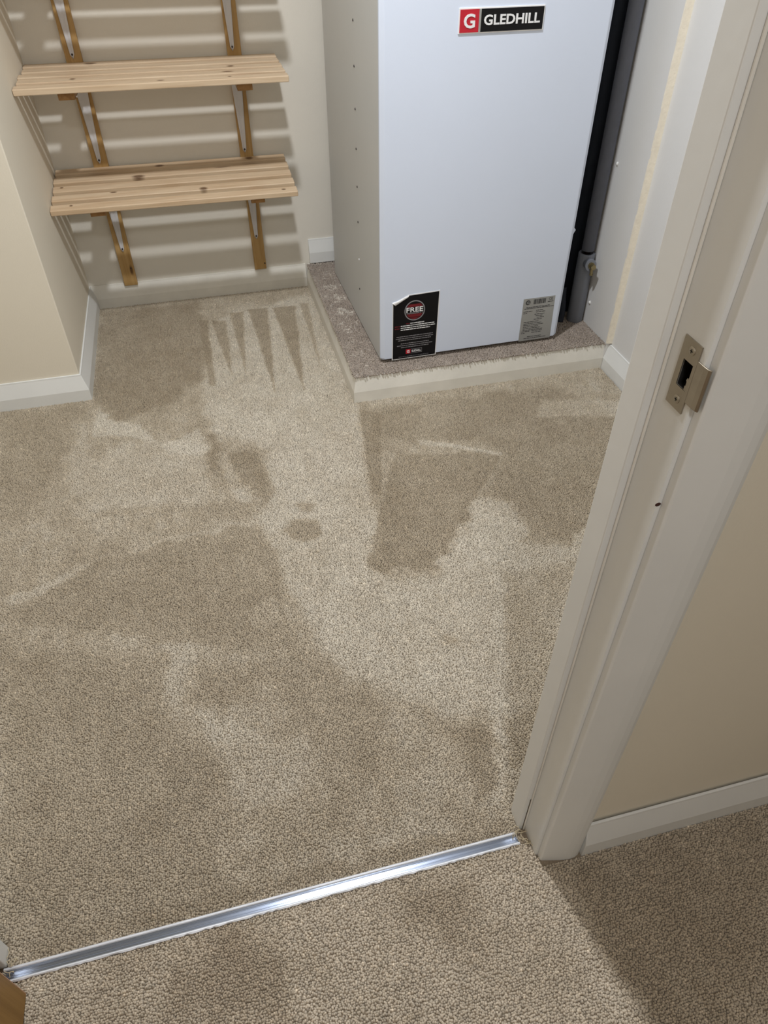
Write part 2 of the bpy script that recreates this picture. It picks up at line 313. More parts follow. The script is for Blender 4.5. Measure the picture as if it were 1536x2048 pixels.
def carpet_mat(name, dark, mid, light):
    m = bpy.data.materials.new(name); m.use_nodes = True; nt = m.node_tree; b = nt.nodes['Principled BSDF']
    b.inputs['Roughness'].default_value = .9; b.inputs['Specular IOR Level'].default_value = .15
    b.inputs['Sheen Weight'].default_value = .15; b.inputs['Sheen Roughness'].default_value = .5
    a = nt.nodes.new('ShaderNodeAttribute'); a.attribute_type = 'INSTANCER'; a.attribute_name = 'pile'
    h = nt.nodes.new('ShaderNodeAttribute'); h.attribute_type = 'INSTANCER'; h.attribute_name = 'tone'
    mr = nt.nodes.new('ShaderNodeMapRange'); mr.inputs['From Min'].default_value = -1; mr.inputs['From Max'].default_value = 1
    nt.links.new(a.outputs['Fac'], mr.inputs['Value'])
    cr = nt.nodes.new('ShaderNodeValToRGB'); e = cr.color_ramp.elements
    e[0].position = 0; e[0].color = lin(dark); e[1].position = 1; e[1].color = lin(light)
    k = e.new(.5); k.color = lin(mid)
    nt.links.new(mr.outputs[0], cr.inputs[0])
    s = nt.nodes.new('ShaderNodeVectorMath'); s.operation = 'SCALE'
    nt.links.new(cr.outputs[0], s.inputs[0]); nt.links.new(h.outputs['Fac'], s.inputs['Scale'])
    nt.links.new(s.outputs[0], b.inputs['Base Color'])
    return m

GN = None
def pile_tree(tuft):
    ng = bpy.data.node_groups.new('pile', 'GeometryNodeTree')
    ng.interface.new_socket('Geometry', in_out='INPUT', socket_type='NodeSocketGeometry')
    ng.interface.new_socket('Geometry', in_out='OUTPUT', socket_type='NodeSocketGeometry')
    N = ng.nodes; gi = N.new('NodeGroupInput'); go = N.new('NodeGroupOutput')
    oi = N.new('GeometryNodeObjectInfo'); oi.inputs['Object'].default_value = tuft; oi.inputs['As Instance'].default_value = True
    ip = N.new('GeometryNodeInstanceOnPoints')
    def attr(n):
        a = N.new('GeometryNodeInputNamedAttribute'); a.data_type = 'FLOAT_VECTOR'; a.inputs['Name'].default_value = n; return a.outputs[0]
    er = N.new('FunctionNodeEulerToRotation')
    ng.links.new(attr('rot'), er.inputs[0]); ng.links.new(er.outputs[0], ip.inputs['Rotation'])
    ng.links.new(attr('scl'), ip.inputs['Scale'])
    mp = N.new('GeometryNodeMeshToPoints')
    ng.links.new(gi.outputs[0], mp.inputs[0]); ng.links.new(mp.outputs[0], ip.inputs['Points'])
    ng.links.new(oi.outputs['Geometry'], ip.inputs['Instance']); ng.links.new(ip.outputs[0], go.inputs[0])
    return ng

def pile(name, x0, x1, y0, y1, z, px, py, m, keep, label, rows='y', r=.0021, h=.0060, jit=.20, field=pile_field):
    xs = np.arange(x0, x1, px); ys = np.arange(y0, y1, py)
    X, Y = np.meshgrid(xs, ys); 
    if rows == 'y': Y = Y + (np.arange(len(xs)) % 2)[None, :] * py / 2
    else: X = X + (np.arange(len(ys)) % 2)[:, None] * px / 2
    X = X.ravel() + rng.normal(0, 1, X.size) * px * jit * .6; Y = Y.ravel() + rng.normal(0, 1, Y.size) * py * jit * .6
    k = keep(X, Y); X = X[k]; Y = Y[k]; n = len(X)
    f = field(X, Y)
    me = bpy.data.meshes.new(name)
    me.vertices.add(n); co = np.stack([X, Y, np.full(n, z - .001)], 1); me.vertices.foreach_set('co', co.ravel().astype(np.float32))
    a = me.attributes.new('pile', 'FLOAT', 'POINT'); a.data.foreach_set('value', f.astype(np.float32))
    t = np.clip(1 + rng.normal(0, .11, n), .65, 1.4); sp = rng.random(n); t = np.where(sp > .985, t * 1.35, t)
    a = me.attributes.new('tone', 'FLOAT', 'POINT'); a.data.foreach_set('value', t.astype(np.float32))
    lean = .30 + .18 * f
    rot = np.stack([-lean * .6 + rng.normal(0, .2, n), rng.normal(0, .2, n), rng.random(n) * 6.28], 1)
    a = me.attributes.new('rot', 'FLOAT_VECTOR', 'POINT'); a.data.foreach_set('vector', rot.ravel().astype(np.float32))
    rr = r * (1 + rng.normal(0, .07, n)); hh = h * (1 + rng.normal(0, .10, n))
    scl = np.stack([rr, rr * (1.0 + .15 * rng.random(n)), hh], 1)
    a = me.attributes.new('scl', 'FLOAT_VECTOR', 'POINT'); a.data.foreach_set('vector', scl.ravel().astype(np.float32))
    o = bpy.data.objects.new(name, me); COL.objects.link(o)
    tm = tuft_mesh(); tm.materials.append(m)
    t_o = bpy.data.objects.new('carpet_tuft', tm); COL.objects.link(t_o); t_o.hide_render = True; t_o.hide_viewport = True
    t_o.parent = o
    md = o.modifiers.new('pile', 'NODES'); md.node_group = pile_tree(t_o)
    tag(o, label, 'carpet', kind='stuff'); print(name, n)
    return o

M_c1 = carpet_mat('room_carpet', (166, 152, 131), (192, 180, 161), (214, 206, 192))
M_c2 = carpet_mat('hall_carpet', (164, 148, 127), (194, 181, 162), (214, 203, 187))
M_c3 = carpet_mat('plinth_carpet', (134, 122, 112), (162, 150, 140), (196, 188, 178))
def keep_room(x, y):
    return (x < 1.297) & (y < 2.8735) & ~((x < -.4545) & (y > 2.197)) & ~((x > .3965) & (y > 1.957)) & ~((y < .536) & ((x < JL) | (x > JR))) & ~((y < .534) & ((x < -.514) | (x > .384)))
pile('room_carpet_pile', -.80, 1.30, .4915, 2.876, .0, .0037, .0034, M_c1, keep_room, 'beige loop pile carpet with brushed light and dark shading painted in, filling the cupboard room', rows='y')
def keep_hall(x, y):
    return ((y < .4710) & ~((x > .398) & (y > .440)) & ~((x < -.525) & (y > .440)) & ~((x > .402) & (y > .4235))) | ((y < .4225) & (x > .47))
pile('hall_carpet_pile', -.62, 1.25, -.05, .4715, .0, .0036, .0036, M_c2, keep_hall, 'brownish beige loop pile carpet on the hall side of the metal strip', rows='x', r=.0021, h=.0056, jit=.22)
# plinth carpet is sparse and cropped, with streaks of plaster dust
def dust(x, y):
    v = -.15 + .25 * vnoise(x, y, 30, 21) + .2 * vnoise(x, y, 9, 22)
    s = vnoise(x, y, 34, 23) * .6 + vnoise(x, y, 75, 24) * .4
    mk = smooth(2.15, 2.35, y) * (1 - smooth(2.62, 2.8, y)) * (x < .52) * smooth(.41, .45, x)
    s = .5 * s + .5 * vnoise(x, y, 140, 31)
    v = v + 1.1 * smooth(.10, .40, s) * mk + .5 * smooth(.2, .5, s) * (x < .52) * (1 - mk)
    return np.clip(v, -1.2, 1.3)
# ------------------------------------------------------------------ carpeted plinth under the cabinet
PT = .0985
pl = empty('carpeted_plinth', (.397, 1.957, 0), 'low carpet-topped plinth with white board edging, under the tall white cabinet', 'plinth')
def loc(o): o.matrix_parent_inverse = o.parent.matrix_basis.inverted(); return o
SKB = [(0, -.005), (0, .043), (.0100, .0945), (.0185, .0945), (.0185, -.005)]
loc(ob('front_board', sweep(ROOM, SKB, 4, 5), M_trimd, pl))
loc(ob('side_board', sweep(ROOM, SKB, 3, 4), M_trimd, pl))
loc(ob('deck', boxes((.4155, 1.2985, 1.9755, 2.8735, 0, .0955)), M_base, pl))
po = pile('deck_carpet_pile', .4035, 1.297, 1.9635, 2.872, .0955, .0042, .0042, M_c3,
          lambda x, y: ~((x > .53) & (x < 1.13) & (y > 2.08) & (y < 2.74)), None, r=.0027, h=.0050, jit=.6, field=dust)
for k in ('category',): del po[k]
po.parent = pl; loc(po)
for ch in po.children: pass

# ------------------------------------------------------------------ door frame with strike plate
fr = empty('door_frame', (JR, .49, 0), 'white painted door frame with stop and moulded architrave around the doorway', 'door frame')
def fob(n, bm, m, **k): return loc(ob(n, bm, m, fr, **k))
HY0, HY1, HZ0, HZ1 = .4585, .4730, .9883, 1.0143
DT = 2.02
bm = boxes((JR, JR + .03, .4465, .535, 0, HZ0), (JR, JR + .03, .4465, .535, HZ1, DT), (JR, JR + .03, .4465, HY0, HZ0, HZ1), (JR, JR + .03, HY1, .535, HZ0, HZ1), (JR + .027, JR + .03, HY0, HY1, HZ0, HZ1))
fob('jamb', bm, M_trim)
fob('jamb', boxes((JL - .03, JL, .4465, .535, 0, DT)), M_trim, bevel=.001)
fob('head', boxes((JL - .03, JR + .03, .4465, .535, DT, DT + .03)), M_trim)
fob('door_stop', boxes((JR - .012, JR, .497, .5345, 0, DT)), M_trim, bevel=.0015)
fob('door_stop', boxes((JL, JL + .013, .4957, .5247, 0, DT)), M_trim, bevel=.0015)
fob('door_stop', boxes((JL, JR, .497, .5345, DT - .012, DT)), M_trim, bevel=.0015)
AP = [(.4020, .4465), (.4020, .4365), (.4045, .4345), (.4130, .4325), (.4300, .4283), (.4440, .4252), (.4560, .4240), (.4660, .4248), (.4730, .4275), (.4775, .4315), (.4790, .4360), (.4790, .4465)]
bm = bmesh.new(); prism(bm, AP, 0, DT + .075); fob('architrave', bm, M_trim, bevel=.0008)
bm = bmesh.new(); prism(bm, [(JL - (x - JR), y) for x, y in AP], 0, DT + .075); fob('architrave', bm, M_trim, bevel=.0008)
bm = bmesh.new(); prism(bm, [(y, DT + (x - JR)) for x, y in AP], JL - .005, JR + .005, axis='x'); fob('architrave', bm, M_trim)
AR = [(x, .981 - y) for x, y in AP]
bm = bmesh.new(); prism(bm, AR, .0, DT + .075); fob('architrave', bm, M_trim, bevel=.0008)
bm = bmesh.new(); prism(bm, [(JL - (x - JR), y) for x, y in AR], 0, DT + .075); fob('architrave', bm, M_trim, bevel=.0008)
fob('filler_bead', boxes((JR - .0035, JR - .0001, .4945, .4969, 0, DT - .013)), M_trimd, bevel=.001)
# dark paint-free seam lines where stop and lining meet
fob('paint_seam', boxes((JR - .0046, JR - .0034, .4962, .4969, .0, .12)), mat('grubby_seam', (92, 84, 70), .8, var=.3, vscale=120)).name = 'paint_seam'
# a speck of bare wood on the hall side edge of the lining
bm = bmesh.new(); bmesh.ops.create_uvsphere(bm, u_segments=10, v_segments=6, radius=.0028, matrix=Matrix.Translation((.3985, .4464, .862)) @ Matrix.Diagonal((1.2, .25, .9, 1)))
fob('chip', bm, mat('chip_brown', (62, 30, 24), .7))

# strike plate: flat nickel plate with box hole, lip wrapping over the edge, two countersunk screws
XP = JR - .0014
bm = bmesh.new()
for b in ((XP, JR, .4545, .4800, .9665, HZ0), (XP, JR, .4545, .4800, HZ1, 1.0345), (XP, JR, HY1, .4800, HZ0, HZ1), (XP, JR, .4545, HY0, HZ0, HZ1)): box(bm, *b)
stp = loc(ob('strike_plate', bm, M_steel, fr)); tag(stp, 'nickel strike plate with square latch hole')
LP = [(XP, .4545), (XP, .4450), (XP + .0006, .4395), (XP + .0018, .4372), (XP + .0032, .4374), (XP + .0036, .4388), (XP + .0024, .4400), (XP + .0018, .4450), (XP + .0014, .4545)]
bm = bmesh.new(); prism(bm, LP, .9795, 1.0215)
lp = ob('lip', bm, M_steel, stp, bevel=.0003)
bm = boxes((JR + .0255, JR + .0268, HY0, HY1, HZ0, HZ1), (JR + .0001, JR + .0268, HY0, HY0 + .0006, HZ0, HZ1), (JR + .0001, JR + .0268, HY1 - .0006, HY1, HZ0, HZ1), (JR + .0001, JR + .0268, HY0, HY1, HZ0, HZ0 + .0006), (JR + .0001, JR + .0268, HY0, HY1, HZ1 - .0006, HZ1))
ob('latch_pocket', bm, M_dark, stp)
bm = bmesh.new(); prism(bm, [(HY0, .9885), (HY0 + .0028, .9885), (HY0 + .0028, .9930), (HY0 + .0018, .9930), (HY0 + .0018, .9975), (HY0 + .0030, .9985), (HY0 + .0022, 1.0010), (HY0, 1.0010)], XP + .0002, JR, axis='x')
ob('adjuster_tab', bm, M_steel, stp)
for yy, zz in ((.4655, 1.0254), (.4655, .9762)):
    bm = bmesh.new()
    tube(bm, [(XP + .0002, yy, zz), (XP - .0005, yy, zz), (XP - .0009, yy, zz)], [.0044, .0042, .0026], 20)
    s = ob('screw', bm, M_steel, stp, smooth=False)
    bm = boxes((XP - .0011, XP - .0004, yy - .0004, yy + .0004, zz - .0019, zz + .0019), (XP - .0011, XP - .0004, yy - .0019, yy + .0019, zz - .0004, zz + .0004))
    ob('screw_slot', bm, M_dark, stp)

# ------------------------------------------------------------------ open door (only its lower hinge corner shows)
dr = empty('hall_door', (-.497, .446, .008), 'orange-brown wooden door standing open at the lower left corner', 'door')
loc(ob('leaf', boxes((-.517, -.477, -.36, .4455, .008, 1.985)), M_oak, dr, bevel=.0015))
loc(ob('hinge_edge_lipping', boxes((-.5165, -.4775, .4456, .4468, .008, 1.985)), wood('pale_lipping', (196, 150, 118), (214, 176, 146), (), axis=2), dr))
for z in (.25, 1.72):
    bm = bmesh.new(); tube(bm, [(-.524, .4515, z), (-.524, .4515, z + .1)], .006, 14); loc(ob('hinge', bm, M_steel, dr))
bm = bmesh.new(); tube(bm, [(-.478, -.30, 1.0), (-.43, -.30, 1.0), (-.425, -.29, 1.0), (-.425, -.19, 1.0)], .009, 14); loc(ob('handle', bm, M_steel, dr, smooth=True))

# ------------------------------------------------------------------ metal threshold strip
ts = empty('threshold_strip', (0, .481, 0), 'silver metal carpet threshold strip across the doorway', 'threshold strip')
def strip_part(name, TP, m, ragged=False):
    bm = bmesh.new(); rr = []
    for x in np.linspace(-.517, .3775, 120):
        e = random.uniform(0, .0016) if ragged else 0
        rr.append([bm.verts.new((x, y - (e if i == 0 else 0), z)) for i, (y, z) in enumerate(TP)])
    for a, b in zip(rr, rr[1:]):
        for k in range(len(TP)): bm.faces.new((a[k], b[k], b[(k + 1) % len(TP)], a[(k + 1) % len(TP)]))
    bm.faces.new(rr[0]); bm.faces.new(rr[-1][::-1])
    return loc(ob(name, bm, m, ts))
M_rim = mat('worn_aluminium_rim', (228, 231, 238), .55, metal=.6, var=.10, vscale=120, stretch=(.2, 1, 1))
strip_part('ribbed_channel', [(.4742, -.001), (.4742, .0058), (.4775, .0056), (.4779, .0061), (.4785, .0061), (.4789, .0056), (.4826, .0055), (.4830, .0060), (.4836, .0060), (.4840, .0055), (.4876, .0058), (.4876, -.001)], M_alu)
strip_part('rim', [(.4700, .0060), (.4712, .0074), (.4726, .0072), (.4741, .0060), (.4741, -.001), (.4706, -.001)], M_rim, True)
strip_part('rim', [(.4877, .0060), (.4890, .0074), (.4915, .0080), (.4926, .0070), (.4928, -.001), (.4877, -.001)], M_rim)
# a few frayed carpet threads at its ends
M_thr = mat('carpet_thread', (196, 182, 154), .9)
bm = bmesh.new()
for (cx, cy, n) in ((.388, .478, 16), (-.507, .489, 7)):
    for k in range(n):
        x = cx + random.uniform(-.012, .010); y = cy + random.uniform(-.014, .016); a = random.uniform(0, 6.28); L = random.uniform(.008, .02)
        p = [(x + math.cos(a + .5 * t) * L * t / 3, y + math.sin(a + .5 * t) * L * t / 3, .006 + .006 * math.sin(t)) for t in range(4)]
        tube(bm, p, .0007, 5)
fz = loc(ob('frayed_threads', bm, M_thr, ts)); fz['kind'] = 'stuff'

# ------------------------------------------------------------------ slatted shelves on battens
XS0, XS1 = -.4705, .347
PITCH, SW, ST = .069, .042, .018
def shelf(name, label, y0, ztop_front, tilt, m, x0=XS0, x1=XS1, uneven=()):
    r = empty(name, (0, y0, ztop_front), label, 'shelf', 'slatted pine shelves', rx=tilt); r.rotation_euler.y = .005
    for k in range(5):
        yy = k * PITCH; dx = uneven[k] if uneven else 0
        bm = boxes((x0 + dx, x1 - abs(dx) * .3, yy, yy + SW, -ST, 0))
        ob('slat', bm, m, r, bevel=.0028, seg=3)
    for xc in (-.328, .208):
        ob('cleat', boxes((xc - .024, xc + .024, .022, 5 * PITCH - .036, -ST - .022, -ST - .0002)), M_cleat, r, bevel=.001)
    return r
sh1 = shelf('slatted_shelf', 'pine slatted shelf on white brackets, the upper of the two in view', 2.562, .845, math.radians(1.4), M_pine1, uneven=(0, .003, -.001, .004, .001))
sh2 = shelf('slatted_shelf', 'pine slatted shelf with many knots, the lower of the two, nearer the floor', 2.562, .497, math.radians(6.3), M_pine2, uneven=(0, .001, .002, 0, .003))
sh0 = shelf('slatted_shelf', 'pine slatted shelf above the upper frame edge, seen only by its shadow bands', 2.562, 1.172, math.radians(2), M_pine1)

bat = {}
for xc, zb, lab in ((-.3105, .088, 'orange-varnished vertical wall batten on the left, under the shelves'), (.2095, .098, 'orange-varnished vertical wall batten on the right, nearer the white cabinet')):
    b = ob('wall_batten', boxes((xc - .0255 + (0 if xc < 0 else .002), xc + .0255 - (0 if xc < 0 else .002), 2.8735, YB, zb, 1.62)), M_batten, bevel=.0015)
    tag(b, lab, 'batten', 'shelf battens'); bat[xc] = b
for x, y, z in ((-.2965, 2.8733, .158), (.228, 2.8733, .122)):
    bm = bmesh.new(); tube(bm, [(x, y + .0006, z), (x, y - .0006, z)], .0028, 12)
    o = ob('screw', bm, M_screw, bat[-.3105] if x < 0 else bat[.2095])

REF = {}
def bracket(xc, ztip, ztop, label, tilt):
    """pressed steel bracket: tapered wall arm with rolled rim and groove, shelf arm, curved web"""
    r = empty('shelf_bracket', (xc, 2.8735, ztip), label, 'bracket', 'white steel shelf brackets')
    if (ztip, ztop) in REF:
        for ch in REF[(ztip, ztop)].children:
            c = ch.copy(); COL.objects.link(c); c.parent = r
        return r
    REF[(ztip, ztop)] = r; H = ztop - ztip; nb = 24
    bm = bmesh.new(); rows = []
    for i in range(nb + 1):
        t = i / nb; z = t * H
        hw = .0065 + (.0205 - .0065) * max(0, (t - .03) / .97)
        if t < .04: hw = .0065 * math.sin(math.acos(1 - min(1, t / .04))) + .0008
        prf = [(-hw, -.0005), (-hw, -.0045), (-hw + .0018, -.0060), (-hw * .35, -.0050), (0, -.0030 - .0012 * t), (hw * .35, -.0050), (hw - .0018, -.0060), (hw, -.0045), (hw, -.0005)]
        rows.append([bm.verts.new((x, y, z)) for x, y in prf])
    for a, b in zip(rows, rows[1:]):
        for k in range(8): bm.faces.new((a[k], b[k], b[k + 1], a[k + 1]))
        bm.faces.new((a[8], b[8], b[0], a[0]))
    bm.faces.new(rows[0]); bm.faces.new(rows[-1][::-1])
    ob('wall_arm', bm, M_brk, r, smooth=True)
    bm = bmesh.new(); tube(bm, [(0, -.0035, .0115), (0, -.0064, .0115)], .0032, 14); ob('screw', bm, M_screw, r)
    bm = bmesh.new(); rows = []
    for i in range(13):
        t = i / 12; y = -.004 - t * .215; hw = .0195 - .0130 * t
        rows.append([bm.verts.new((x, y, H - zz + (y + .004) * math.tan(tilt))) for x, zz in ((-hw, .0005), (-hw, .005), (0, .003), (hw, .005), (hw, .0005))])
    for a, b in zip(rows, rows[1:]):
        for k in range(5): bm.faces.new((a[k], b[k], b[(k + 1) % 5], a[(k + 1) % 5]))
    bm.faces.new(rows[0]); bm.faces.new(rows[-1][::-1])
    ob('shelf_arm', bm, M_brk, r)
    bm = bmesh.new(); pts = [(-.004, H - .003)] + [(-.004 - .05 * (1 - math.cos(a)) - .0, H - .003 - .05 * (1 - math.sin(a))) for a in [math.pi / 2 * k / 8 for k in range(9)]][::-1]
    pts = [(-.004, H - .004), (-.05, H - .004)] + [(-.004 - .046 * (1 - math.sin(a)), H - .004 - .046 * (1 - math.cos(a))) for a in [math.pi / 2 * k / 8 for k in range(1, 9)]]
    prism(bm, pts, -.0015, .0015, axis='x'); ob('web', bm, M_brk, r)
    return r
for xc, zt, zs, tl, lab in ((-.3095, .226, .4865, 6.3, 'left white steel bracket under the lower shelf'), (.2065, .226, .4865, 6.3, 'right white steel bracket under the lower shelf'),
                        (-.3120, .546, .8095, 1.4, 'left white steel bracket between the two shelves'), (.2030, .546, .8095, 1.4, 'right white steel bracket between the two shelves'),
                        (-.3120, .866, 1.136, 2, 'left white steel bracket above the upper shelf, cut by the top of the frame'), (.2040, .866, 1.136, 2, 'right white steel bracket above the upper shelf, cut by the top of the frame')):
    bracket(xc, zt, zs, lab, math.radians(tl))

# ------------------------------------------------------------------ hot water cabinet
UX, UY = .506, 2.022
un = empty('water_heater_cabinet', (UX, UY, .1), 'tall pale blue-white hot water cabinet with red and black badge, on the carpeted plinth', 'water heater', rz=math.radians(.9))
UW, UD, UH = .638, .735, 1.55
ob('casing', boxes((.003, UW - .003, .020, UD, .0015, UH)), M_case, un, bevel=.002)
# front panel: tray with bevelled rim
bm = bmesh.new(); b = .012; zb = .0075
fr_ = [(b, -.0, zb + .006), (UW - b, 0, zb + .006), (UW - b, 0, UH - b), (b, 0, UH - b)]
bk_ = [(0, .010, zb), (UW, .010, zb), (UW, .010, UH), (0, .010, UH)]
bq_ = [(0, .0185, zb), (UW, .0185, zb), (UW, .0185, UH), (0, .0185, UH)]
# bottom corners cut across
def ringp(P, c):
    (x0, y, z0), (x1, _, _), (_, _, z1), _ = P
    return [(x0 + c, y, z0), (x1 - c, y, z0), (x1, y, z0 + c), (x1, y, z1), (x0, y, z1), (x0, y, z0 + c)]
rings = [[bm.verts.new(p) for p in ringp(P, c)] for P, c in ((fr_, .003), (bk_, .008), (bq_, .008))]
bm.faces.new(rings[0]); bm.faces.new(rings[-1][::-1])
for a, c in zip(rings, rings[1:]):
    for k in range(6): bm.faces.new((a[k], a[(k + 1) % 6], c[(k + 1) % 6], c[k]))
ob('front_panel', bm, M_panel, un, bevel=.001)
for z, m in ((.915, M_screw), (.805, M_screw), (.695, M_screw), (.585, M_screw), (.473, M_screw), (.362, M_screw), (.236, M_white), (.130, M_screw), (1.03, M_screw), (1.14, M_screw)):
    bm = bmesh.new(); tube(bm, [(.0035, .296, z - .012 + .012), (.0015, .296, z), (.0008, .296, z)], [.0036, .0034, .0018], 12); ob('rivet', bm, m, un)
# side catch tabs standing off the right-hand side
bm = bmesh.new(); prism(bm, [(UW - .004, .352), (UW + .004, .356), (UW + .012, .372), (UW + .002, .384), (UW - .004, .384)], .020, .026, axis='y'); ob('sheet_tab', bm, M_panel, un)
bm = bmesh.new(); prism(bm, [(UW - .004, .425), (UW + .004, .428), (UW + .0045, .448), (UW - .004, .455)], .020, .026, axis='y'); ob('sheet_tab', bm, M_panel, un)

# badge
bx0, bx1, bz0, bz1 = .207, .433, .9195, .9680
bd = ob('badge', boxes((bx0 - .003, bx1 + .003, -.0030, .0005, bz0 - .003, bz1 + .003)), M_white, un, bevel=.0008)
ob('red_square', boxes((bx0, bx0 + .0505, -.0040, -.0029, bz0, bz1)), M_red, bd)
ob('black_field', boxes((bx0 + .0560, bx1, -.0040, -.0029, bz0, bz1)), M_black, bd)
ob('divider', boxes((bx0 + .0505, bx0 + .0560, -.0042, -.0029, bz0, bz1)), M_silver, bd)
front_text('lettering', 'G', bx0 + .010, bx0 + .0400, bz0 + .009, bz1 - .009, -.0040, M_white, bd, offset=.022, th=.0014)
front_text('lettering', 'GLEDHILL', bx0 + .0640, bx1 - .0090, bz0 + .014, bz1 - .0125, -.0040, M_white, bd, offset=.022, th=.0014)

# warranty sticker, top left corner curled over
sx0, sx1, sz0, sz1 = .040, .188, .010, .233
pts = [(sx0, sz0), (sx1, sz0), (sx1 + .004, sz1), (sx0 + .052, sz1 - .003), (sx0 + .006, sz1 - .028), (sx0 + .0005, sz1 - .024)]
bm = bmesh.new(); prism(bm, [(x, z) for x, z in [(sx0 - .003, sz0 - .003), (sx1 + .003, sz0 - .003), (sx1 + .007, sz1 + .003), (sx0 + .051, sz1), (sx0 - .002, sz1 - .024)]], -.0010, .0002, axis='y')
st = ob('warranty_sticker', bm, M_white, un)
bm = bmesh.new(); prism(bm, pts, -.0016, -.0009, axis='y'); ob('black_ground', bm, M_black, st)
bm = bmesh.new()
A = [(sx0 + .052, -.0012, sz1 - .001), (sx0 + .018, -.0030, sz1 - .014), (sx0 - .004, -.0020, sz1 - .020)]
B = [(sx0 + .050, -.0030, sz1 - .006), (sx0 + .020, -.0075, sz1 - .020), (sx0 + .006, -.0045, sz1 - .030)]
va = [bm.verts.new(p) for p in A]; vb = [bm.verts.new(p) for p in B]; vc = [bm.verts.new((p[0], p[1] - .0006, p[2])) for p in B]; vd = [bm.verts.new((p[0], p[1] - .0006, p[2])) for p in A]
for a, c in ((va, vb), (vb, vc), (vc, vd), (vd, va)):
    for k in range(2): bm.faces.new((a[k], a[k + 1], c[k + 1], c[k]))
ob('curled_corner', bm, M_white, st, smooth=True)
cx, cz, cr = (sx0 + sx1) / 2 - .002, sz1 - .055, .0345
def disc(r0, r1, y0, y1, m, name, par, cx=cx, cz=cz, n=40):
    bm = bmesh.new()
    if r0 == 0: prism(bm, [(cx + r1 * math.cos(2 * math.pi * k / n), cz + r1 * math.sin(2 * math.pi * k / n)) for k in range(n)], y0, y1, axis='y')
    else:
        R_ = [[bm.verts.new((cx + r * math.cos(2 * math.pi * k / n), y, cz + r * math.sin(2 * math.pi * k / n))) for k in range(n)] for r, y in ((r0, y1), (r0, y0), (r1, y0), (r1, y1))]
        for i in range(4):
            a, c = R_[i], R_[(i + 1) % 4]
            for k in range(n): bm.faces.new((a[k], a[(k + 1) % n], c[(k + 1) % n], c[k]))
    return ob(name, bm, m, par)
disc(cr - .0032, cr, -.0020, -.0015, M_grey, 'roundel_ring', st)
def print_lines(name, rows, y, m, par, h=.0030):
    """tiny print too small to read: runs of short strokes, one mesh"""
    bm = bmesh.new()
    for x0, x1, z in rows:
        x = x0
        while x < x1:
            wd = random.uniform(.004, .013); e = min(x + wd, x1)
            box(bm, x, e, y - .0003, y, z, z + h * random.uniform(.75, 1)); x = e + .0013
    o = ob(name, bm, m, par); o['kind'] = 'stuff'; return o
def chord(z): return math.sqrt(max(0, (cr - .005) ** 2 - (z - cz) ** 2))
bm = bmesh.new()
for z0, z1 in ((cz + .013, cz + .022), (cz - .022, cz - .0115), (cz - .031, cz - .024)):
    prism(bm, [(cx - chord(z0), z0), (cx + chord(z0), z0), (cx + chord(z1), z1), (cx - chord(z1), z1)], -.0019, -.0015, axis='y')
ob('red_bands', bm, M_dred, st)
front_text('lettering', 'FREE', cx - .028, cx + .028, cz - .0045, cz + .0115, -.0017, M_white, st, offset=.012)
front_text('lettering', 'WARRANTY', cx - .0285, cx + .0285, cz - .0110, cz - .0060, -.0017, M_grey, st, offset=.01)
print_lines('small_print', [(sx0 + .058, sx0 + .105, sz0 + .1235), (sx0 + .026, sx0 + .140, sz0 + .1165), (sx0 + .026, sx0 + .143, sz0 + .1095), (sx0 + .026, sx0 + .126, sz0 + .1025)], -.0017, M_white, st)
print_lines('small_print', [(sx0 + .012, sx0 + .137, sz0 + .079), (sx0 + .010, sx0 + .139, sz0 + .072), (sx0 + .018, sx0 + .132, sz0 + .065), (sx0 + .027, sx0 + .124, sz0 + .053), (sx0 + .014, sx0 + .136, sz0 + .046), (sx0 + .028, sx0 + .124, sz0 + .039)], -.0017, M_grey, st, h=.0024)
print_lines('small_print', [(sx0 + .020, sx0 + .125, sz0 + .005)], -.0017, M_grey, st, h=.0012)
print_lines('red_small_print', [(sx0 + .044, sx0 + .056, sz0 + .1235), (sx0 + .006, sx0 + .024, sz0 + .1165), (sx0 + .006, sx0 + .022, sz0 + .1085)], -.0017, M_dred, st)
ob('small_badge', boxes((sx0 + .045, sx0 + .061, -.0021, -.0015, sz0 + .015, sz0 + .031)), M_red, st)
front_text('lettering', 'G', sx0 + .0485, sx0 + .0575, sz0 + .018, sz0 + .028, -.0021, M_white, st, offset=.02)
ob('small_badge_frame', boxes((sx0 + .062, sx0 + .101, -.0019, -.0015, sz0 + .030, sz0 + .031), (sx0 + .062, sx0 + .101, -.0019, -.0015, sz0 + .015, sz0 + .016), (sx0 + .100, sx0 + .101, -.0019, -.0015, sz0 + .015, sz0 + .031)), M_grey, st)
front_text('lettering', 'GLEDHILL', sx0 + .065, sx0 + .097, sz0 + .0195, sz0 + .0265, -.0017, M_white, st, offset=.01)

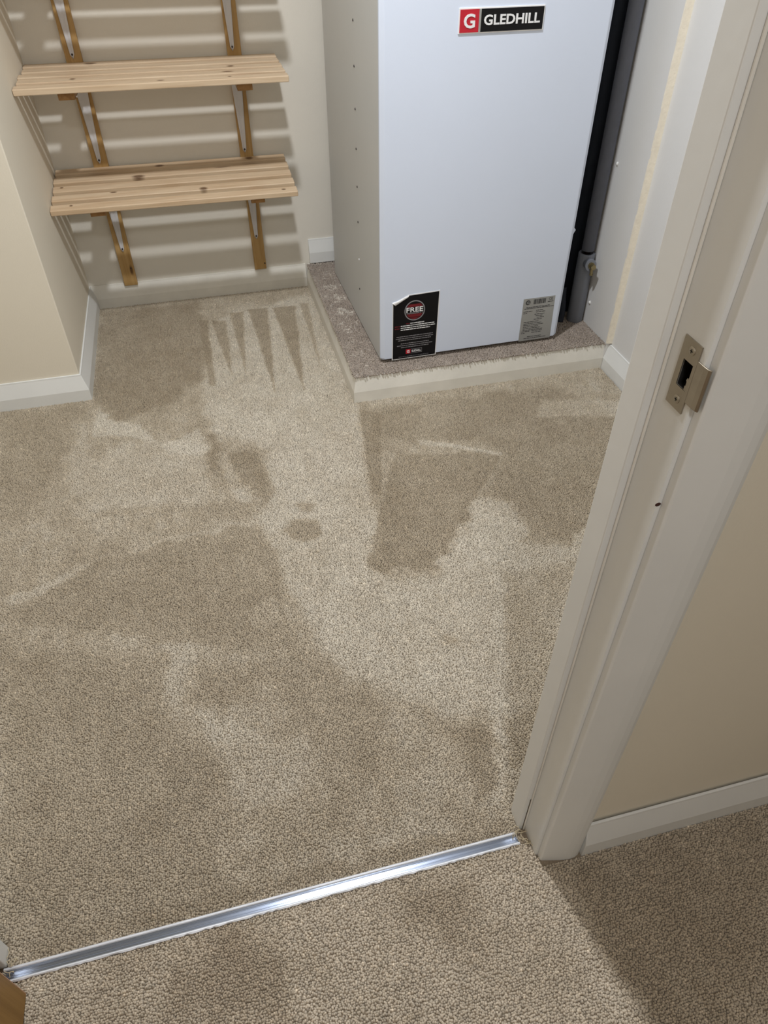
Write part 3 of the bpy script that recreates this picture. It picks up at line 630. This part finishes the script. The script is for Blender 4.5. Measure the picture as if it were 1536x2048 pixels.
# silver rating label
rx0, rx1, rz0, rz1 = .493, .610, .010, .166
bm = bmesh.new(); prism(bm, [(rx0, rz0), (rx1 + .001, rz0), (rx1 - .004, rz1), (rx0 - .001, rz1)], -.0009, .0002, axis='y'); rl = ob('rating_label', bm, M_silver, un)
disc(0, .0085, -.0012, -.0008, M_lead, 'label_emblem', rl, cx=rx0 + .016, cz=rz1 - .014, n=24)
front_text('lettering', 'G', rx0 + .0115, rx0 + .0205, rz1 - .019, rz1 - .0095, -.0011, M_silver, rl, offset=.01)
bm = bmesh.new(); x = rx0 + .036
while x < rx0 + .078:
    wd = random.choice((.0012, .0018, .003, .0042)); box(bm, x, min(x + wd, rx0 + .08), -.0012, -.0008, rz1 - .022, rz1 - .005); x += wd + random.choice((.0009, .0014, .002))
ob('bar_stripes', bm, M_lead, rl)
front_text('lettering', 'CE', rx0 + .091, rx0 + .105, rz1 - .013, rz1 - .0045, -.0009, M_lead, rl, offset=-.01)
print_lines('small_print', [(rx0 + .088, rx0 + .108, rz1 - .020), (rx0 + .012, rx0 + .098, rz1 - .033), (rx0 + .006, rx0 + .112, rz1 - .0375), (rx0 + .004, rx0 + .036, rz1 - .048), (rx0 + .004, rx0 + .018, rz1 - .054), (rx0 + .050, rx0 + .076, rz1 - .047), (rx0 + .050, rx0 + .084, rz1 - .053)]
            + [(rx0 + .046 + (k % 3) * .005, rx0 + .082 - (k % 2) * .006, rz1 - .061 - k * .0062) for k in range(4)]
            + [(rx0 + .010, rx0 + .066 + (k % 3) * .009, rz1 - .087 - k * .006) for k in range(6)]
            + [(rx0 + .006, rx0 + .036, rz1 - .122), (rx0 + .044, rx0 + .082, rz1 - .122), (rx0 + .006, rx0 + .020, rz1 - .128), (rx0 + .044, rx0 + .080, rz1 - .128), (rx0 + .030, rx0 + .082, rz1 - .143), (rx0 + .018, rx0 + .1, rz1 - .149)], -.0009, M_lead, rl, h=.0026)

# ------------------------------------------------------------------ pipes in the gap on the right
def hollow(bm, c, r0, r1, z0, z1, n=28):
    R_ = [[bm.verts.new((c[0] + r * math.cos(2 * math.pi * k / n), c[1] + r * math.sin(2 * math.pi * k / n), z + (random.uniform(-.0012, .0012) if z == z1 and r == r1 else 0))) for k in range(n)] for r, z in ((r0, z0), (r1, z0), (r1, z1), (r0, z1))]
    for i in range(4):
        a, c2 = R_[i], R_[(i + 1) % 4]
        for k in range(n): bm.faces.new((a[k], a[(k + 1) % n], c2[(k + 1) % n], c2[k]))
    return bm
PC = (1.2695, 2.150)
gp = empty('insulated_pipe', (PC[0], PC[1], .098), 'grey foam-insulated vertical pipe with brass drain valve, between the cabinet and right wall', 'pipe')
bm = bmesh.new(); hollow(bm, PC, .020, .0282, .098, .3480); loc(ob('lower_sleeve', bm, M_pipe2, gp, smooth=False, bevel=.001))
bm = bmesh.new(); hollow(bm, (PC[0] + .003, PC[1] + .003), .014, .0215, .3560, CEIL); o = loc(ob('upper_sleeve', bm, M_pipe, gp)); 
for o in gp.children:
    o.data.polygons.foreach_set('use_smooth', [abs(p.normal.z) < .5 for p in o.data.polygons])
bm = bmesh.new(); tube(bm, [(PC[0], PC[1], .0985), (PC[0], PC[1], CEIL - .01)], .0110, 18); loc(ob('copper_core', bm, mat('dull_copper', (70, 52, 44), .5, metal=.7), gp, smooth=True))
v0 = Vector((PC[0], PC[1], .318)); vd_ = Vector((-.10, -1, .10)).normalized()
bm = bmesh.new(); tube(bm, [v0 + vd_ * .012, v0 + vd_ * .046], .0185, 20); tube(bm, [v0 + vd_ * .046, v0 + vd_ * .050], [.0200, .0195], 20); loc(ob('branch_sleeve', bm, M_pipe2, gp, smooth=False))
bm = bmesh.new(); tube(bm, [v0 + vd_ * .045, v0 + vd_ * .058], .0115, 8); tube(bm, [v0 + vd_ * .058, v0 + vd_ * .068], .0075, 14); tube(bm, [v0 + vd_ * .068, v0 + vd_ * .074], .0095, 6)
for k in range(3): tube(bm, [v0 + vd_ * (.0600 + .003 * k), v0 + vd_ * (.0612 + .003 * k)], .0088, 14)
w0 = v0 + vd_ * .056; tube(bm, [w0, w0 + Vector((.002, -.004, -.026))], .0055, 12); tube(bm, [w0 + Vector((.002, -.004, -.026)), w0 + Vector((.002, -.004, -.030))], .0068, 12)
loc(ob('drain_valve', bm, M_brass, gp))['label'] = 'small brass drain valve'
hp = empty('black_pipe', (1.2725, 2.236, .098), 'black foam-insulated vertical pipe in the dark gap beside the cabinet', 'pipe')
bm = bmesh.new(); tube(bm, [(1.2725, 2.236, .0985), (1.2725, 2.236, CEIL - .002)], .0235, 22); loc(ob('sleeve', bm, M_hose, hp, smooth=True))
hose = bmesh.new(); pth = []; rad = []
for k in range(44):
    t = k / 43; pth.append((1.212 + .003 * math.sin(t * 5), 2.150 + .012 * t, .098 + .125 * t)); rad.append(.0115 + (.0018 if k % 2 else -.0012))
tube(hose, pth, rad, 14)
tag(ob('ribbed_hose', hose, M_hose, smooth=True), 'short black ribbed hose rising from the plinth beside the cabinet foot', 'hose')
for (y, z, r, lab) in ((2.150, .6385, .0042, 'upper white sealant blob where the grey pipe meets the wall'), (2.142, .178, .0046, 'lower white sealant blob behind the foot of the grey pipe')):
    bm = bmesh.new(); bmesh.ops.create_icosphere(bm, subdivisions=2, radius=r)
    for v in bm.verts: v.co *= random.uniform(.7, 1.2); v.co.z *= 1.5
    bmesh.ops.translate(bm, verts=bm.verts, vec=(1.2975, y - .028, z))
    tag(ob('sealant_blob', bm, M_seal, smooth=True), lab, 'sealant')

# ------------------------------------------------------------------ room ceiling lamp and added hall fill
for nm, x, y, r, lab in (('ceiling_light', LX, LY, .075, 'small round ceiling light in the cupboard room'), ('ceiling_light', .05, -.55, .17, 'larger round fill light added on the unseen hall ceiling')):
    e = empty(nm, (x, y, CEIL - .04), lab, 'lamp', 'ceiling lights')
    bm = bmesh.new(); hollow(bm, (x, y), r, r + .012, CEIL - .045, CEIL - .0005, 36); loc(ob('rim', bm, M_trim, e))
    bm = bmesh.new(); prism(bm, [(x + r * math.cos(2 * math.pi * k / 32), y + r * math.sin(2 * math.pi * k / 32)) for k in range(32)], CEIL - .038, CEIL - .03); loc(ob('diffuser', bm, M_lamp, e))
